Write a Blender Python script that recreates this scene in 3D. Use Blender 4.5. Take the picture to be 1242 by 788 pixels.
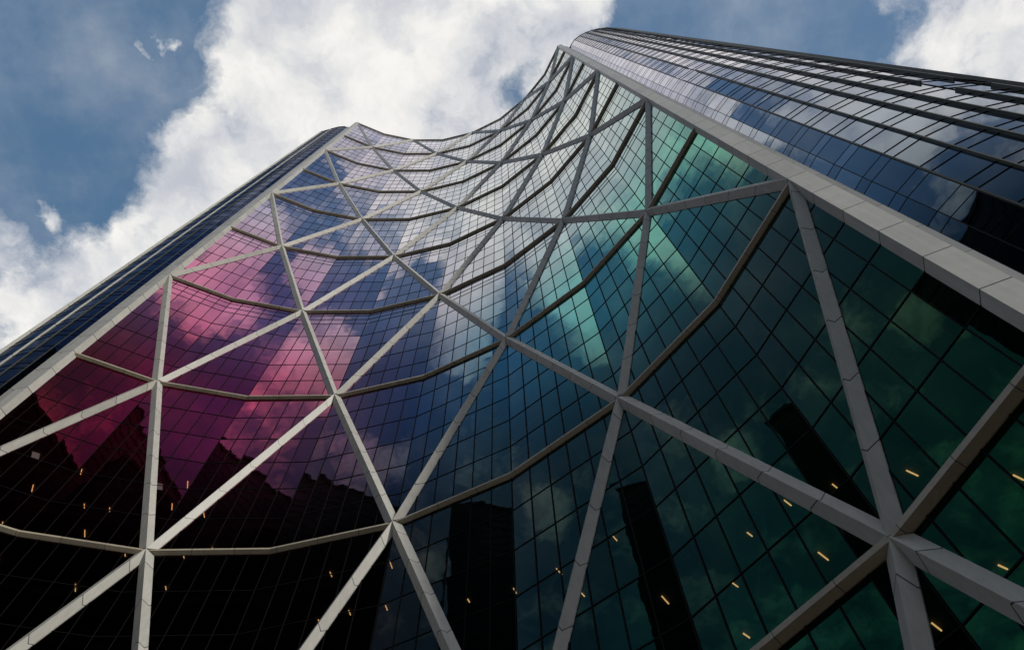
import bpy, bmesh, math, random
from mathutils import Vector, Matrix

# ------------------------------------------------------------------ scene, camera, world, sun
for o in list(bpy.data.objects):
    bpy.data.objects.remove(o)
SC = bpy.context.scene
COL = SC.collection
random.seed(7)
CAM_Z = 1.70
cam_d = bpy.data.cameras.new('camera')
cam = bpy.data.objects.new('camera', cam_d)
COL.objects.link(cam)
EL, ROLL, FPX = math.radians(68.221), math.radians(-2.8036), 952.64
cam_d.sensor_width = 36.0
cam_d.lens = FPX / 1242.0 * 36.0
cam_d.clip_start = 0.1
cam_d.clip_end = 6000
fw = Vector((0, math.cos(EL), math.sin(EL)))
up = Vector((0, -math.sin(EL), math.cos(EL)))
rt = Vector((1, 0, 0))
c_, s_ = math.cos(ROLL), math.sin(ROLL)
rr = c_ * rt + s_ * up
uu = -s_ * rt + c_ * up
M = Matrix((rr, uu, -fw)).transposed().to_4x4()
M.translation = Vector((0, 0, CAM_Z))
cam.matrix_world = M
SC.camera = cam

SUN_EL, SUN_AZ = math.radians(27), math.radians(133)      # azimuth measured clockwise from +Y
SC.view_settings.view_transform = 'Standard'
SC.view_settings.look = 'None'
SC.view_settings.exposure = 0.0
SC.view_settings.gamma = 1.0
SC.view_settings.use_curve_mapping = False
SC.render.engine = 'CYCLES'
SC.cycles.max_bounces = 10
SC.cycles.glossy_bounces = 5
SC.cycles.transparent_max_bounces = 12

world = bpy.data.worlds.new('World')
SC.world = world
world.use_nodes = True
WT = world.node_tree
WT.nodes.clear()


class NT:
    """small helper for wiring shader nodes"""
    def __init__(s, tree):
        s.t = tree

    def n(s, typ, **kw):
        nd = s.t.nodes.new(typ)
        for k, v in kw.items():
            setattr(nd, k, v)
        return nd

    def put(s, sock, v):
        if isinstance(v, bpy.types.NodeSocket):
            s.t.links.new(v, sock)
        elif v is not None:
            if sock.type in ('RGBA',) and len(v) == 3:
                v = (*v, 1)
            sock.default_value = v

    def math(s, op, a, b=None, c=None, clamp=False):
        nd = s.n('ShaderNodeMath', operation=op)
        nd.use_clamp = clamp
        for i, v in enumerate((a, b, c)):
            if v is not None:
                s.put(nd.inputs[i], v)
        return nd.outputs[0]

    def vmath(s, op, a, b=None, scale=None):
        nd = s.n('ShaderNodeVectorMath', operation=op)
        s.put(nd.inputs[0], a)
        if b is not None:
            s.put(nd.inputs[1], b)
        if scale is not None:
            s.put(nd.inputs['Scale'], scale)
        return nd.outputs['Value'] if op in ('LENGTH', 'DOT_PRODUCT', 'DISTANCE') else nd.outputs[0]

    def noise(s, vec, scale, detail=4, rough=0.5, dist=0.0, color=False):
        nd = s.n('ShaderNodeTexNoise')
        s.put(nd.inputs['Vector'], vec)
        nd.inputs['Scale'].default_value = scale
        nd.inputs['Detail'].default_value = detail
        nd.inputs['Roughness'].default_value = rough
        nd.inputs['Distortion'].default_value = dist
        return nd.outputs['Color' if color else 'Fac']

    def mix(s, f, a, b, op='MIX'):
        nd = s.n('ShaderNodeMix', data_type='RGBA', blend_type=op)
        s.put(nd.inputs[0], f)
        s.put(nd.inputs[6], a)
        s.put(nd.inputs[7], b)
        return nd.outputs[2]

    def mrange(s, v, a, b, c=0.0, d=1.0, smooth=True):
        nd = s.n('ShaderNodeMapRange', interpolation_type='SMOOTHSTEP' if smooth else 'LINEAR')
        s.put(nd.inputs[0], v)
        for i, x in enumerate((a, b, c, d)):
            nd.inputs[i + 1].default_value = x
        return nd.outputs[0]

    def ramp(s, v, stops, interp='LINEAR'):
        nd = s.n('ShaderNodeValToRGB')
        nd.color_ramp.interpolation = interp
        el = nd.color_ramp.elements
        while len(el) < len(stops):
            el.new(0.5)
        for e, (p, c) in zip(el, stops):
            e.position = p
            e.color = (*c, 1)
        s.put(nd.inputs[0], v)
        return nd.outputs[0]

    def sep(s, v):
        nd = s.n('ShaderNodeSeparateXYZ')
        s.put(nd.inputs[0], v)
        return nd.outputs

    def comb(s, x, y, z):
        nd = s.n('ShaderNodeCombineXYZ')
        for i, v in enumerate((x, y, z)):
            s.put(nd.inputs[i], v)
        return nd.outputs[0]


W = NT(WT)
tc = W.n('ShaderNodeTexCoord')
dvec = W.vmath('NORMALIZE', tc.outputs['Generated'])
dx, dy, dz = W.sep(dvec)
zc = W.math('MAXIMUM', dz, 0.06)
q = W.comb(W.math('DIVIDE', dx, zc), W.math('DIVIDE', dy, zc), 0.0)     # place on a flat cloud deck overhead
warp = W.vmath('SCALE', W.vmath('SUBTRACT', W.noise(q, 9.0, 5, 0.6, color=True), (0.5, 0.5, 0.5)), scale=0.10)
qw = W.vmath('ADD', q, warp)
# cumulus banks and clear gaps on the deck: x, y, radius, strength
BANKS = [(-0.271, 0.030, 0.077, 1.0), (-0.160, 0.017, 0.114, 1.0), (-0.211, 0.100, 0.100, 1.0), (-0.044, 0.041, 0.116, 1.0),
         (-0.090, 0.116, 0.080, 1.0), (-0.320, 0.145, 0.092, 1.0), (-0.402, 0.167, 0.062, 1.0), (-0.436, 0.256, 0.087, 1.0),
         (-0.542, 0.296, 0.065, 0.8), (-0.639, 0.373, 0.085, 0.6), (0.066, 0.009, 0.066, 0.9), (0.125, -0.002, 0.038, 0.6),
         (-0.666, 0.233, 0.048, 0.9), (0.550, 0.045, 0.056, 1.0), (0.600, 0.090, 0.065, 1.0), (0.639, 0.035, 0.058, 1.0),
         (-0.581, 0.221, 0.021, 1.75), (-0.396, 0.015, 0.015, 1.45), (-0.422, 0.021, 0.013, 1.4), (-0.438, -0.014, 0.018, 1.3),
         (-0.507, 0.066, 0.186, -1.1), (-0.590, 0.152, 0.103, -0.8), (0.291, 0.010, 0.132, -1.2), (0.014, 0.092, 0.018, -0.7), (0.030, 0.070, 0.016, -0.5),
         (0.395, 0.052, 0.070, -1.0), (-0.552, 0.207, 0.053, -0.5), (0.194, 0.052, 0.097, -0.8),
         # the half of the sky behind the plaza, seen only in the panes
         (-0.285, -0.200, 0.055, 1.4), (-0.345, -0.225, 0.055, 1.4), (0.05, -0.52, 0.06, 1.2), (0.20, -0.45, 0.09, 1.2), (0.33, -0.38, 0.10, 1.0), (-0.170, -0.095, 0.060, 1.0), (-0.100, -0.200, 0.060, 0.9),
         (-0.205, -0.480, 0.065, 1.4), (-0.070, -0.400, 0.040, 1.4), (0.000, -0.440, 0.060, 0.9), (-0.010, -0.550, 0.060, 0.8),
         (-0.660, -0.260, 0.050, 1.0), (-0.060, -0.060, 0.090, 0.8), (-0.310, -0.150, 0.035, 0.8), (-0.040, -0.230, 0.040, 0.7),
         (0.000, -0.300, 0.045, -1.0), (-0.150, -0.375, 0.045, -1.4), (-0.310, -0.340, 0.055, -1.4), (-0.195, -0.335, 0.035, -1.2), (-0.37, -0.39, 0.06, -1.0), (-0.480, -0.260, 0.090, -1.0),
         (-0.230, -0.040, 0.070, 0.9), (-0.270, -0.140, 0.040, 0.8), (-0.200, -0.150, 0.050, 0.7), (-0.130, -0.150, 0.05, 0.5), (-0.060, -0.680, 0.080, -1.0), (-0.220, -0.620, 0.060, -0.8), (-0.440, -0.070, 0.080, -0.9), (0.35, -0.20, 0.12, 0.9), (0.52, -0.34, 0.12, 0.8), (0.18, -0.12, 0.10, 0.8), (0.44, -0.10, 0.09, 0.8), (0.28, -0.36, 0.08, 0.7),
         (-0.240, -0.265, 0.030, -0.8)]
field = None
for (bx, by, br, ba) in BANKS:
    d = W.vmath('DISTANCE', qw, (bx, by, 0))
    v = W.mrange(d, br * 1.45, br * 0.35, 0.0, ba)
    field = v if field is None else W.math('ADD', field, v)
field = W.math('MINIMUM', W.math('MAXIMUM', field, -1.25), 1.25)
fb = W.noise(qw, 13.0, 9, 0.62)
broad = W.noise(q, 1.9, 3, 0.5)
cov = W.math('ADD', W.math('MULTIPLY', field, 0.42), W.math('MULTIPLY', W.math('SUBTRACT', fb, 0.5), 1.25))
cov = W.math('ADD', cov, W.math('MULTIPLY', W.math('SUBTRACT', broad, 0.5), 1.3))
alpha = W.mrange(cov, -0.19, 0.42)
alpha = W.math('MAXIMUM', alpha, W.mrange(W.noise(q, 5.0, 6, 0.6), 0.36, 0.85, 0.0, 0.30))      # thin high veil
lump = W.noise(qw, 6.0, 7, 0.55)
shade = W.mrange(W.math('ADD', W.math('MULTIPLY', lump, 0.8), W.math('MULTIPLY', fb, 0.35)), 0.40, 0.74)
cloud_c = W.mix(shade, (5.5, 5.8, 6.5), (10.0, 9.8, 9.4))
sky = W.n('ShaderNodeTexSky', sky_type='NISHITA')
sky.sun_disc = False
sky.sun_elevation = SUN_EL
sky.sun_rotation = SUN_AZ
sky.air_density = 1.0
sky.dust_density = 1.5
sky.ozone_density = 1.2
bw = W.mix(0.6, sky.outputs[0], (1.1, 2.35, 4.1))
skyc = W.mix(alpha, bw, cloud_c)
bg = W.n('ShaderNodeBackground')
W.put(bg.inputs[0], skyc)
bg.inputs[1].default_value = 0.095
wo = W.n('ShaderNodeOutputWorld')
WT.links.new(bg.outputs[0], wo.inputs[0])

sun_d = bpy.data.lights.new('sun', 'SUN')
sun_d.energy = 2.0
sun_d.angle = math.radians(3.0)
sun_d.color = (1.0, 0.95, 0.86)
sun = bpy.data.objects.new('sun', sun_d)
COL.objects.link(sun)
sdir = Vector((math.sin(SUN_AZ) * math.cos(SUN_EL), math.cos(SUN_AZ) * math.cos(SUN_EL), math.sin(SUN_EL)))
sun.rotation_euler = sdir.to_track_quat('Z', 'Y').to_euler()
sun.location = (0, 0, 300)


# ------------------------------------------------------------------ helpers
def tag(o, label=None, cat=None, group=None, kind=None):
    for k, v in (('label', label), ('category', cat), ('group', group), ('kind', kind)):
        if v:
            o[k] = v
    return o


class MB:
    """collects faces (with a uv for each corner) and links them as one mesh object"""
    def __init__(s):
        s.v, s.f, s.uv = [], [], []

    def face(s, pts, uvs=None):
        i = len(s.v)
        s.v += [tuple(p) for p in pts]
        s.f.append(tuple(range(i, i + len(pts))))
        s.uv += list(uvs) if uvs else [(0.5, 0.5)] * len(pts)

    def sweep(s, secs, us, caps=True):
        """secs: list of rings (same length), us: running length at each ring"""
        n = len(secs[0])
        for a, b, ua, ub in zip(secs, secs[1:], us, us[1:]):
            for j in range(n):
                k = (j + 1) % n
                s.face([a[j], a[k], b[k], b[j]], [(ua, j), (ua, j + 0.9), (ub, j + 0.9), (ub, j)])
        if caps:
            s.face(list(reversed(secs[0])))
            s.face(secs[-1])

    def box(s, c, ax, ay, az):
        c = Vector(c)
        P = [c + ax * i + ay * j + az * k for i, j, k in
             ((-1, -1, -1), (1, -1, -1), (1, 1, -1), (-1, 1, -1), (-1, -1, 1), (1, -1, 1), (1, 1, 1), (-1, 1, 1))]
        for q_ in ((0, 3, 2, 1), (4, 5, 6, 7), (0, 1, 5, 4), (1, 2, 6, 5), (2, 3, 7, 6), (3, 0, 4, 7)):
            s.face([P[i] for i in q_])

    def build(s, name, mat, parent=None, fix=True):
        me = bpy.data.meshes.new(name)
        me.from_pydata(s.v, [], s.f)
        ul = me.uv_layers.new(name='UVMap')
        for i, u in enumerate(s.uv):
            ul.data[i].uv = u
        if fix:
            bm = bmesh.new()
            bm.from_mesh(me)
            bmesh.ops.remove_doubles(bm, verts=bm.verts, dist=1e-5)
            bmesh.ops.recalc_face_normals(bm, faces=bm.faces)
            bm.to_mesh(me)
            bm.free()
        me.materials.append(mat)
        o = bpy.data.objects.new(name, me)
        COL.objects.link(o)
        if parent:
            o.parent = parent
        return o


def new_mat(name):
    m = bpy.data.materials.new(name)
    m.use_nodes = True
    m.node_tree.nodes.clear()
    return m, NT(m.node_tree)


def finish(m, N, sh):
    o = N.n('ShaderNodeOutputMaterial')
    m.node_tree.links.new(sh, o.inputs[0])
    return m


def principled(N, color, rough=0.5, metal=0.0, spec=0.5, normal=None):
    p = N.n('ShaderNodeBsdfPrincipled')
    N.put(p.inputs['Base Color'], color)
    N.put(p.inputs['Roughness'], rough)
    N.put(p.inputs['Metallic'], metal)
    N.put(p.inputs['Specular IOR Level'], spec)
    if normal is not None:
        N.put(p.inputs['Normal'], normal)
    return p.outputs[0]


def cladding(name, base, step=4.0, phase=0.0, joint=0.05):
    """painted aluminium panels butted every `step` metres with a dark joint"""
    m, N = new_mat(name)
    uv = N.n('ShaderNodeUVMap', uv_map='UVMap').outputs[0]
    u, v, _ = N.sep(uv)
    us = N.math('DIVIDE', N.math('ADD', u, 400.0 + phase), step)
    fr = N.math('FRACT', us)
    j = N.math('LESS_THAN', fr, joint / step)
    cell = N.n('ShaderNodeTexWhiteNoise', noise_dimensions='2D')
    N.put(cell.inputs['Vector'], N.comb(N.math('FLOOR', us), N.math('FLOOR', v), 0.0))
    g = N.n('ShaderNodeNewGeometry')
    grime = N.noise(g.outputs['Position'], 0.9, 6, 0.65)
    strk = N.noise(N.vmath('MULTIPLY', g.outputs['Position'], (2.2, 2.2, 0.12)), 2.0, 4, 0.6)
    f = N.math('ADD', N.math('MULTIPLY', cell.outputs[0], 0.22),
               N.math('ADD', N.math('MULTIPLY', grime, 0.38), N.math('MULTIPLY', strk, 0.40)))
    f = N.math('ADD', f, 0.53)
    col = N.mix(1.0, base, N.comb(f, f, f), 'MULTIPLY')
    col = N.mix(j, col, (0.02, 0.02, 0.02))
    return finish(m, N, principled(N, col, 0.42, 0.0, 0.4))


def glass(name, rows, jitter=0.006, see=0.0, edge=None):
    """reflective coated glazing. rows: list of (z, [stops of colour along x]) of the coating's own colour"""
    m, N = new_mat(name)
    g = N.n('ShaderNodeNewGeometry')
    px, py, pz = N.sep(g.outputs['Position'])
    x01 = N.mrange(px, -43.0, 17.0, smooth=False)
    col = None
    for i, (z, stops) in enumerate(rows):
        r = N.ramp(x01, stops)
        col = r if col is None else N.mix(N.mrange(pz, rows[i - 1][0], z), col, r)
    uv = N.n('ShaderNodeUVMap', uv_map='UVMap').outputs[0]
    cellv = N.vmath('FLOOR', uv)
    wn = N.n('ShaderNodeTexWhiteNoise', noise_dimensions='3D')
    N.put(wn.inputs['Vector'], cellv)
    # every pane is set at a very slightly different tilt and is not perfectly flat
    t1 = N.vmath('SCALE', N.vmath('SUBTRACT', wn.outputs['Color'], (0.5, 0.5, 0.5)), scale=jitter)
    wv = N.noise(N.vmath('ADD', g.outputs['Position'], N.vmath('SCALE', wn.outputs['Color'], scale=30.0)), 0.55, 2, 0.5, color=True)
    t2 = N.vmath('SCALE', N.vmath('SUBTRACT', wv, (0.5, 0.5, 0.5)), scale=jitter * 1.6)
    nrm = N.vmath('NORMALIZE', N.vmath('ADD', g.outputs['Normal'], N.vmath('ADD', t1, t2)))
    lw = N.n('ShaderNodeLayerWeight')
    lw.inputs[0].default_value = 0.5
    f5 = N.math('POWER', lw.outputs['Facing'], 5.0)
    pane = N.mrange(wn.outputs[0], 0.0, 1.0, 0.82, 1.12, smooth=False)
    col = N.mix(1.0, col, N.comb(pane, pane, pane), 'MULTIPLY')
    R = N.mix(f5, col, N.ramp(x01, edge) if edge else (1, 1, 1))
    gl = N.n('ShaderNodeBsdfGlossy')
    gl.inputs['Roughness'].default_value = 0.012
    N.put(gl.inputs['Color'], R)
    N.put(gl.inputs['Normal'], nrm)
    sh = gl.outputs[0]
    if see > 0:
        tr = N.n('ShaderNodeBsdfTransparent')
        k = N.math('MULTIPLY', N.math('SUBTRACT', 1.0, f5), see)
        N.put(tr.inputs[0], N.mix(1.0, N.comb(k, k, k), N.mix(0.35, (1, 1, 1), N.mix(1.0, col, (6, 6, 6), 'MULTIPLY')), 'MULTIPLY'))
        ad = N.n('ShaderNodeAddShader')
        m.node_tree.links.new(sh, ad.inputs[0])
        m.node_tree.links.new(tr.outputs[0], ad.inputs[1])
        sh = ad.outputs[0]
    return finish(m, N, sh)


def simple(name, color, rough=0.6, metal=0.0, scale=0.8, amt=0.3):
    m, N = new_mat(name)
    g = N.n('ShaderNodeNewGeometry')
    nz = N.noise(g.outputs['Position'], scale, 6, 0.6)
    f = N.math('ADD', N.math('MULTIPLY', nz, amt), 1.0 - amt / 2)
    return finish(m, N, principled(N, N.mix(1.0, color, N.comb(f, f, f), 'MULTIPLY'), rough, metal))


def emit_mat(name, color, strength):
    m, N = new_mat(name)
    e = N.n('ShaderNodeEmission')
    N.put(e.inputs[0], color)
    e.inputs[1].default_value = strength
    return finish(m, N, e.outputs[0])


M_CLAD = cladding('pale_metal_cladding', (0.46, 0.45, 0.41), 4.0, -23.95, 0.075)
M_TRIM = cladding('grey_trim_cladding', (0.26, 0.26, 0.25), 4.0, -23.95)
M_RING = cladding('beam_cladding', (0.42, 0.375, 0.29), 3.0, 0.0, 0.03)
m, N = new_mat('dark_anodised_mullion')
M_MULL = finish(m, N, principled(N, (0.006, 0.005, 0.005), 0.7, 0.0, 0.08))
M_FIN = cladding('fin_metal', (0.07, 0.074, 0.052), 8.0, 0.0, 0.06)
M_FINL = cladding('pale_fin_metal', (0.50, 0.50, 0.44), 8.0, 0.0, 0.06)
M_SLAB = simple('dark_slab', (0.05, 0.045, 0.04), 0.8)
M_CORE = simple('core_concrete', (0.06, 0.055, 0.05), 0.9)
M_ROOF = simple('roof_membrane', (0.18, 0.18, 0.18), 0.9)
M_LAMP = emit_mat('warm_tube', (1.0, 0.58, 0.22), 6.0)

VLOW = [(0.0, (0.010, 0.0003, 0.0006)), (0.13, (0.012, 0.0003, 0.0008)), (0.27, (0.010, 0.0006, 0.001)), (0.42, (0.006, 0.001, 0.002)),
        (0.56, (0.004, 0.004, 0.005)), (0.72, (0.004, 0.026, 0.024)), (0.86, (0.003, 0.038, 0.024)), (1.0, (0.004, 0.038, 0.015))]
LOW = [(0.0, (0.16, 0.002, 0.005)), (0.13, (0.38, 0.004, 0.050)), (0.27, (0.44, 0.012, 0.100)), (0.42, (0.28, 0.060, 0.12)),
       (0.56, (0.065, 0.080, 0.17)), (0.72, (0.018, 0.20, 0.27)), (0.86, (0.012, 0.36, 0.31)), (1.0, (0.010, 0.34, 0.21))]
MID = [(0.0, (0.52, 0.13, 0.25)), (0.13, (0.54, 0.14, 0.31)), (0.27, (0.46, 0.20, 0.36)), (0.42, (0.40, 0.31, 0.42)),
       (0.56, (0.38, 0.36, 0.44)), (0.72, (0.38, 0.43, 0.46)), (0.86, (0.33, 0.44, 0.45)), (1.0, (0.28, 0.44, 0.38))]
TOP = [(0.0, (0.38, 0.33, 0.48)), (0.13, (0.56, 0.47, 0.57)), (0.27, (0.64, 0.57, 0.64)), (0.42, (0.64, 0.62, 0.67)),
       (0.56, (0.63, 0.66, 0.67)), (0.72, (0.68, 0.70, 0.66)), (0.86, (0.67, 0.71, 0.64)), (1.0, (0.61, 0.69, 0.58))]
M_GLASS = glass('coated_glass', [(44, VLOW), (72, LOW), (98, MID), (138, TOP)], 0.009, 0.13)  # coating tint with darkening towards the ground and pale top reflections painted in
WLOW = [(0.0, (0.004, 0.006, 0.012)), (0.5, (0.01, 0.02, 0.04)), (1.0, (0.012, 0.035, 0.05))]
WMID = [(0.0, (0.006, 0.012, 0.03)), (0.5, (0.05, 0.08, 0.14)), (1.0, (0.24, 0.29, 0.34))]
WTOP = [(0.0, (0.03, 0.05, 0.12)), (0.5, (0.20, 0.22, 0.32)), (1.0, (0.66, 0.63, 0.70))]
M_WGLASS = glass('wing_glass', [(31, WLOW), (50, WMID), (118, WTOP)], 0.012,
                 edge=[(0.0, (0.30, 0.32, 0.40)), (0.4, (0.6, 0.6, 0.64)), (1.0, (0.85, 0.84, 0.88))])  # dark lower rows and dim left edge: dark reflections painted into the colour

# ------------------------------------------------------------------ ground
m, N = new_mat('plaza_paving')
g = N.n('ShaderNodeNewGeometry')
br = N.n('ShaderNodeTexBrick')
N.put(br.inputs['Vector'], g.outputs['Position'])
br.inputs['Scale'].default_value = 1.0
br.inputs['Brick Width'].default_value = 1.2
br.inputs['Row Height'].default_value = 0.6
br.inputs['Mortar Size'].default_value = 0.01
N.put(br.inputs['Color1'], (0.085, 0.058, 0.036))
N.put(br.inputs['Color2'], (0.075, 0.050, 0.032))
N.put(br.inputs['Mortar'], (0.08, 0.07, 0.06))
M_PAVE = finish(m, N, principled(N, br.outputs[0], 0.8))
b = MB()
b.face([(-3000, -3000, 0), (3000, -3000, 0), (3000, 3000, 0), (-3000, 3000, 0)])
tag(b.build('ground', simple('asphalt_ground', (0.055, 0.055, 0.055), 0.9)), kind='structure')
b = MB()
b.face([(-75, -42, 0.004), (75, -42, 0.004), (75, 90, 0.004), (-75, 90, 0.004)])
tag(b.build('plaza', M_PAVE), kind='structure')

# ------------------------------------------------------------------ the curved tower
V = [Vector(p) for p in ((16.78, 10.0), (12.63, 17.42), (6.68, 23.92), (-0.77, 29.25), (-9.08, 32.78),
                         (-17.97, 34.47), (-26.64, 34.09), (-35.01, 31.97), (-42.39, 28.46))]
D = 0.46                                   # how far the ridges stand proud of the glass
Z = {k: 23.95 + 24.0 * k for k in range(-1, 10)}
Z[-1] = 0.0
WING_TOP = 229.7


def nrm2(a, b):
    t = (b - a).normalized()
    return Vector((t.y * 1.0, -t.x)) if Vector((t.y, -t.x)).dot(-a) > 0 else Vector((-t.y, t.x))


FN = [nrm2(V[i], V[i + 1]) for i in range(8)]      # facet normals, towards the plaza
MN = []
for i in range(9):
    if i == 0:
        MN.append(FN[0].copy())
    elif i == 8:
        MN.append(FN[7].copy())
    else:
        n = (FN[i - 1] + FN[i]).normalized()
        MN.append(n / n.dot(FN[i]))
G = [V[i] - MN[i] * D for i in range(9)]


def v3(p, z):
    return Vector((p.x, p.y, z))


tower = bpy.data.objects.new('office_tower', None)
tower.location = (0, 0, 0)
COL.objects.link(tower)
tag(tower, 'tall curved glass office tower with pale metal diagrid over purple to green panes', 'office tower')

NP = 6


def mull_grid(a, b, n, z0, z1, npan, rows, w=0.07, h=0.075, last=False):
    """real mullion bars standing proud of one bay of glass"""
    mb = MB()
    t = (b - a)
    L = t.length
    t = t / L
    for j in range(npan + (1 if last else 0)):
        c = a + t * (L * j / npan)
        mb.box(v3(c + n * 0.012, (z0 + z1) / 2), v3(t, 0) * (w / 2), v3(n, 0) * 0.037, Vector((0, 0, (z1 - z0) / 2 - 0.002)))
    for z in rows:
        mb.box(v3((a + b) / 2 + n * 0.010, z), v3(t, 0) * (L / 2 - 0.01), v3(n, 0) * 0.026, Vector((0, 0, h / 2)))
    return mb


for k in range(-1, 9):
    z0, z1 = Z[k], Z[k + 1]
    rows = [z0 + 4.0 * j for j in range(0, 6)]
    if k == -1:
        rows = [z0 + 0.3] + [z1 - 4.0 * j for j in range(1, 6)]
    if k >= 2:
        rows += [z1 - 1.3, z1 - 2.6]
    for i in range(8):
        mb = MB()
        n = FN[i]
        zz = sorted(set(rows + [z1]))
        if zz[0] > z0 + 0.01:
            zz = [z0] + zz
        for r, (za, zb) in enumerate(zip(zz, zz[1:])):
            for j in range(NP):
                a = G[i].lerp(G[i + 1], j / NP)
                b_ = G[i].lerp(G[i + 1], (j + 1) / NP)
                u0, w0 = i * NP + j, (k + 1) * 10 + r
                mb.face([v3(a, za), v3(b_, za), v3(b_, zb), v3(a, zb)],
                        [(u0 + .02, w0 + .02), (u0 + .98, w0 + .02), (u0 + .98, w0 + .98), (u0 + .02, w0 + .98)])
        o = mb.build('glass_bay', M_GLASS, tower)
        mull_grid(G[i], G[i + 1], n, z0, z1, NP, rows, *((0.07, 0.07) if i < 3 else (0.05, 0.05)), last=(i == 7)).build('mullion_grid', M_MULL, o)

# diagonal braces: triangular section, ridge outwards
WD = 0.94
for k in range(-1, 9):
    for i in range(9):
        if (k + i) % 2 == 0:
            continue
        for s in (-1, 1):
            j = i + s
            if j < 0 or j > 8:
                continue
            fi = min(i, j)
            n = v3(FN[fi], 0)
            A = v3(V[i], Z[k])
            B = v3(V[j], Z[k + 1])
            m_ = (B - A).normalized()
            qd = m_.cross(n).normalized()
            L = (B - A).length
            ins = n * (D + 0.03)
            mb = MB()
            st = 0.55
            # keep the foot of each prism on its own facet near the node
            lip = n * 0.10
            ra = [A] + [A - ins + e_ + m_ * st for e_ in (qd * (WD / 2) + lip, qd * (WD / 2), -qd * (WD / 2), -qd * (WD / 2) + lip)]
            rb = [B] + [B - ins + e_ - m_ * st for e_ in (qd * (WD / 2) + lip, qd * (WD / 2), -qd * (WD / 2), -qd * (WD / 2) + lip)]
            mb.sweep([ra, rb], [0.0, L])
            mb.build('diagonal_brace', M_CLAD, tower)

# ring beams
HR = 0.52
for k in range(0, 10):
    mb = MB()
    secs, us, L = [], [], 0
    for i in range(9):
        if i:
            L += (V[i] - V[i - 1]).length
        g_ = V[i] - MN[i] * (D + 0.03)
        dd = 0.03 if k == 0 else 0.15
        a_ = V[i] - MN[i] * dd
        l_ = g_ + MN[i] * 0.09
        fh = 0.14 if k == 0 else 0.08
        secs.append([v3(a_, Z[k] - fh), v3(a_, Z[k] + fh), v3(l_, Z[k] + HR / 2), v3(g_, Z[k] + HR / 2), v3(g_, Z[k] - HR / 2), v3(l_, Z[k] - HR / 2)])
        us.append(L)
    mb.sweep(secs, us)
    mb.build('ring_beam', M_RING, tower)

# corner columns with their recessed side strip
def column(ridge, inner_dir, inner_n, outer, back, zt):
    pin = ridge + inner_dir * 0.52 - inner_n * (D + 0.03)
    back_in = pin - inner_n * 0.6
    ring = [pin, ridge, outer, back, back_in]
    zs = [0.0] + [23.95 + 4 * j for j in range(-5, 54)] + [zt]
    mb = MB()
    mb.sweep([[v3(p, z) for p in ring] for z in (0.0, zt)], [0.0, zt])
    return mb.build('corner_column', M_CLAD, tower)


TOPZ = Z[9] + 0.3
t01 = (V[1] - V[0]).normalized()
t87 = (V[7] - V[8]).normalized()
column(V[0], t01, FN[0], Vector((17.88, 9.60)), Vector((18.3, 10.9)), TOPZ)
column(V[8], t87, FN[7], Vector((-43.40, 28.58)), Vector((-43.3, 29.6)), TOPZ)
for ring in ([(18.12, 9.98), (18.75, 9.80), (19.3, 10.9), (18.4, 10.95)], [(-43.52, 28.72), (-43.95, 28.54), (-44.1, 29.5), (-43.4, 29.7)]):
    mb = MB()
    mb.sweep([[Vector((x, y, z)) for x, y in ring] for z in (0.0, WING_TOP + 1.5)], [0, WING_TOP + 1.5])
    mb.build('column_trim', M_TRIM, tower)


def pol(az, r):
    a = math.radians(az)
    return Vector((math.sin(a) * r, math.cos(a) * r))


# outer (convex) wings: plan points from each corner round the back
RW = [pol(62.2, 22.1), pol(64.5, 22.1), pol(68.25, 22.45), pol(71.85, 23.5), pol(74.75, 24.9), pol(76.7, 26.4), pol(78.35, 28.3),
      pol(79.4, 30.4), pol(79.75, 33.0)]
LW = [pol(-56.8, 52.4), pol(-57.6, 52.9), pol(-58.5, 54.3), pol(-59.25, 56.3), pol(-60.1, 59.1)]
BACK = [Vector(p) for p in ((35.4, 8.2), (37.2, 11.5), (37.5, 16), (35, 27), (28, 40), (16, 51), (2, 58), (-14, 61.5), (-30, 60),
                            (-44, 54), (-53, 45), (-56, 37), (-54.6, 32.0))]
CH = RW + BACK + LW[::-1]
cen = Vector((-8, 44))
CN = []
for a, b_ in zip(CH, CH[1:]):
    t = (b_ - a).normalized()
    n = Vector((t.y, -t.x))
    if n.dot((a + b_) / 2 - cen) < 0:
        n = -n
    CN.append(n)

FL = [4.0 * j + 3.95 for j in range(0, 56) if 4.0 * j + 3.95 < WING_TOP - 1.0]
for i, (a, b_) in enumerate(zip(CH, CH[1:])):
    near = i < len(RW) or i >= len(CH) - 1 - len(LW)
    npan = 1 if near else max(2, int((b_ - a).length / 1.7))
    zz = [0.0]
    for z in FL:
        zz += [z, z + 1.15]
    zz.append(WING_TOP)
    mb = MB()
    for r, (za, zb) in enumerate(zip(zz, zz[1:])):
        for j in range(npan):
            p0, p1 = a.lerp(b_, j / npan), a.lerp(b_, (j + 1) / npan)
            u0 = 100 + i * 20 + j
            mb.face([v3(p0, za), v3(p1, za), v3(p1, zb), v3(p0, zb)],
                    [(u0 + .02, r + .02), (u0 + .98, r + .02), (u0 + .98, r + .98), (u0 + .02, r + .98)])
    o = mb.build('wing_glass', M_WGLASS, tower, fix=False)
    # faces must look outwards
    if o.data.polygons[0].normal.to_2d().dot(CN[i]) < 0:
        o.data.flip_normals()
    mull_grid(a, b_, CN[i], 0.0, WING_TOP - 0.1, npan, zz[1:-1], 0.04, 0.04).build('mullion_grid', M_MULL, o)
    # parapet coping
    mb = MB()
    mb.box(v3((a + b_) / 2 + CN[i] * 0.02, WING_TOP + 0.15), v3((b_ - a) / 2, 0), v3(CN[i], 0) * 0.12, Vector((0, 0, 0.15)))
    mb.build('parapet', M_FIN, tower)


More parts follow.
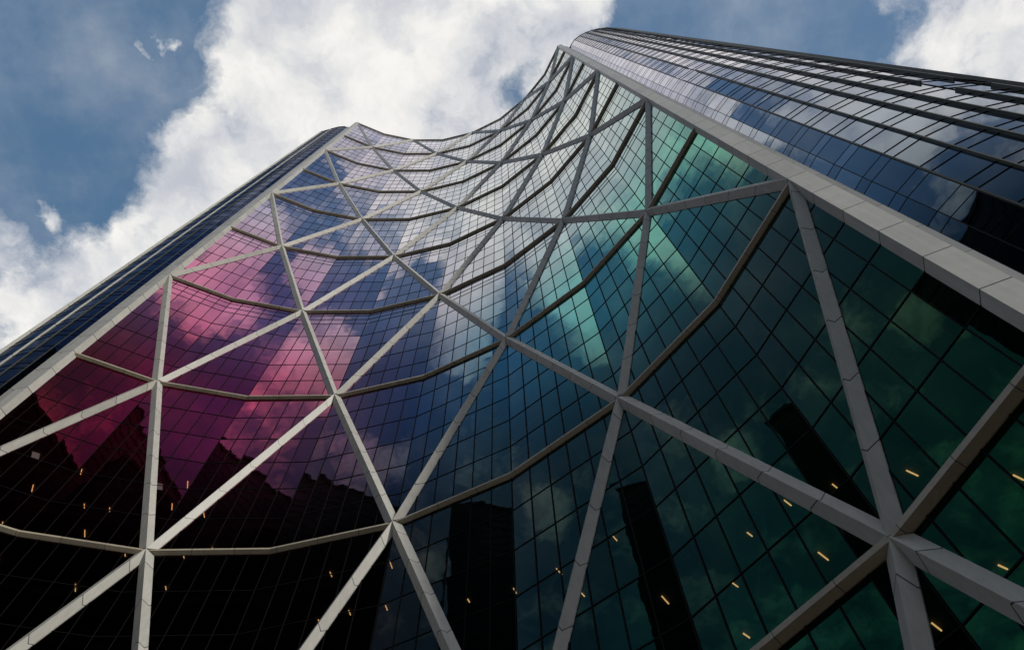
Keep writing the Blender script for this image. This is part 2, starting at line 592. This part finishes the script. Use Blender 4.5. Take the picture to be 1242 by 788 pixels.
def fin(p, n, depth, th, gaps, mat):
    t = Vector((-n.y, n.x))
    zs = [0.0]
    for g0 in sorted(gaps):
        zs += [g0, g0 + 4.2]
    zs.append(WING_TOP + 0.35)
    for za, zb in zip(zs[0::2], zs[1::2]):
        mb = MB()
        ring = [p - n * 0.02 - t * th / 2, p + n * depth - t * th / 2, p + n * depth + t * th / 2, p - n * 0.02 + t * th / 2]
        mb.sweep([[v3(x, za) for x in ring], [v3(x, zb) for x in ring]], [za, zb])
        mb.build('vertical_fin', mat, tower)


def vn(i):
    return (CN[i - 1] + CN[i]).normalized()


FINS = [(1, 0.07, 0.05, []), (2, 0.12, 0.06, [95.0]), (3, 0.18, 0.07, [95.0]), (4, 0.21, 0.08, []), (5, 0.20, 0.08, []),
        (6, 0.19, 0.08, [51.0]), (7, 0.20, 0.08, [51.0]), (8, 0.28, 0.1, [])]
for i, dp, th, gp in FINS:
    fin(CH[i], vn(i), dp, th, gp, M_FIN)
nl = len(CH)
for i, dp, th, mt in ((nl - 2, 0.06, 0.06, M_FIN), (nl - 3, 0.12, 0.08, M_FIN), (nl - 4, 0.17, 0.10, M_FINL), (nl - 5, 0.30, 0.12, M_FINL)):
    fin(CH[i], vn(i), dp, th, [], mt)
for i in range(9, nl - 6):
    fin(CH[i], vn(i), 0.4, 0.15, [], M_FIN)

# roof and inner structure
poly = [v3(p, WING_TOP - 0.5) for p in CH[1:-1]] + [v3(V[8] - FN[7] * 1.5, WING_TOP - 0.5)] + \
       [v3(G[i] - MN[i] * 0.5, WING_TOP - 0.5) for i in range(7, 0, -1)] + [v3(V[0] - FN[0] * 1.5 + t01 * 1.0, WING_TOP - 0.5)]
mb = MB()
mb.face(poly)
mb.build('roof', M_ROOF, tower)
for z in [Z[0] + 4 * j for j in range(-5, 52)]:
    mb = MB()
    a_ = [G[i] - MN[i] * 0.55 for i in range(9)]
    c_in = [G[i] - MN[i] * 7.5 for i in range(9)]
    a_[0] += t01 * 1.3
    c_in[0] = c_in[0] + t01 * 6.5
    c_in[8] = c_in[8] + t87 * 1.5
    for i in range(8):
        for zz, flip in ((z - 0.5, False), (z, True)):
            mb.face([v3(a_[i], zz), v3(a_[i + 1], zz), v3(c_in[i + 1], zz), v3(c_in[i], zz)])
        mb.face([v3(a_[i], z - 0.5), v3(a_[i + 1], z - 0.5), v3(a_[i + 1], z), v3(a_[i], z)])
    mb.build('floor_slab', M_SLAB, tower, fix=True)
mb = MB()
ci = [G[i] - MN[i] * 7.52 for i in range(9)]
ci[0] = ci[0] + t01 * 6.5
ci[8] = ci[8] + t87 * 1.5
for i in range(8):
    mb.face([v3(ci[i], 0), v3(ci[i + 1], 0), v3(ci[i + 1], WING_TOP - 0.6), v3(ci[i], WING_TOP - 0.6)])
mb.build('core_wall', M_CORE, tower)

# lit tubes under the slabs of the lowest floors
rl = random.Random(3)
cnt = 0
for i, z_lo, z_hi, nj, pr in ((7, 44, 62, 5, 0.62), (6, 44, 60, 5, 0.55), (5, 42, 56, 4, 0.45), (4, 36, 50, 4, 0.40), (3, 32, 44, 4, 0.45),
                              (2, 26, 42, 4, 0.50), (1, 20, 34, 4, 0.80), (0, 18, 30, 3, 0.60)):
    for fz in range(-2, 12):
        z = Z[0] + 4 * fz - 0.6
        if not z_lo < z < z_hi:
            continue
        for j in range(nj):
            if rl.random() > pr or cnt > 97:
                continue
            n = FN[i]
            base = G[i].lerp(G[i + 1], (j + 0.3 + 0.4 * rl.random()) / nj) - n * (1.3 + rl.random() * 2.2)
            t = (G[i + 1] - G[i]).normalized()
            mb = MB()
            mb.box(v3(base, z), v3(t, 0) * 0.028, v3(n, 0) * ((0.14 if i < 4 else 0.19) + 0.17 * rl.random()), Vector((0, 0, 0.022)))
            mb.build('ceiling_light', M_LAMP, tower)
            cnt += 1

# added glowing squares standing in for light patches on the lowest panes
M_GLOW = emit_mat('dim_glow_patch', (0.75, 0.80, 0.72), 0.9)
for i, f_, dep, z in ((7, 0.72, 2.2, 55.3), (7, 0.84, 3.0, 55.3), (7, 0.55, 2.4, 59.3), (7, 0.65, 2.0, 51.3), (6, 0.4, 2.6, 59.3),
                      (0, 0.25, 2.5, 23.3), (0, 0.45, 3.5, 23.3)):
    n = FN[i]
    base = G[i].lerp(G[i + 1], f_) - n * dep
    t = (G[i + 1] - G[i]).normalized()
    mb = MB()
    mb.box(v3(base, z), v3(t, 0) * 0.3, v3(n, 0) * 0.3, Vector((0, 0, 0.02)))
    mb.build('glow_patch', M_GLOW, tower)

# ------------------------------------------------------------------ towers across the street, seen as reflections in the panes
def block(name, label, cx, cy, rot, w, d, h, fl, base, gl):
    root = bpy.data.objects.new(name, None)
    root.location = (cx, cy, 0)
    root.rotation_euler = (0, 0, rot)
    COL.objects.link(root)
    tag(root, label, 'office building')
    mb = MB()
    mb.box((0, 0, h / 2), Vector((w / 2, 0, 0)), Vector((0, d / 2, 0)), Vector((0, 0, h / 2)))
    mb.build('wall', base, root)
    for sx, sy, L in ((0, 1, w), (0, -1, w), (1, 0, d), (-1, 0, d)):
        mb = MB()
        n = Vector((sx, sy, 0))
        t = Vector((-sy, sx, 0))
        z = 5.0
        c0 = n * ((w if sx else d) / 2 + 0.06)
        while z + fl < h:
            nb = max(2, int(L / 9))
            for q_ in range(nb):
                c = c0 + t * ((q_ + 0.5 - nb / 2) * L / nb) + Vector((0, 0, z + fl * 0.45))
                mb.box(c, t * (L / nb * 0.485), n * 0.05, Vector((0, 0, fl * 0.36)))
            z += fl
        mb.build('window_band', gl, root)
    mb = MB()
    mb.box((0, 0, h + 0.6), Vector((w / 2 + .3, 0, 0)), Vector((0, d / 2 + .3, 0)), Vector((0, 0, 0.6)))
    mb.build('parapet', base, root)
    return root


M_B1 = simple('dark_granite', (0.035, 0.032, 0.032), 0.6)
M_B2 = simple('dark_brown_stone', (0.055, 0.050, 0.042), 0.8)
m, N = new_mat('dark_window')
M_BG = finish(m, N, principled(N, (0.012, 0.014, 0.016), 0.08, 0.0, 0.5))
block('office_building', 'lower dark granite office block across the plaza, mirrored as a jagged skyline at lower left', -34, -66, math.radians(-28), 62, 30, 150, 4.0, M_B1, M_BG)
block('office_building', 'very tall dark stone tower beyond the plaza, mirrored as a black band in the panes', -97, -96, math.radians(-48.6), 98, 30, 248, 4.0, M_B2, M_BG)
print('objects', len(bpy.data.objects))
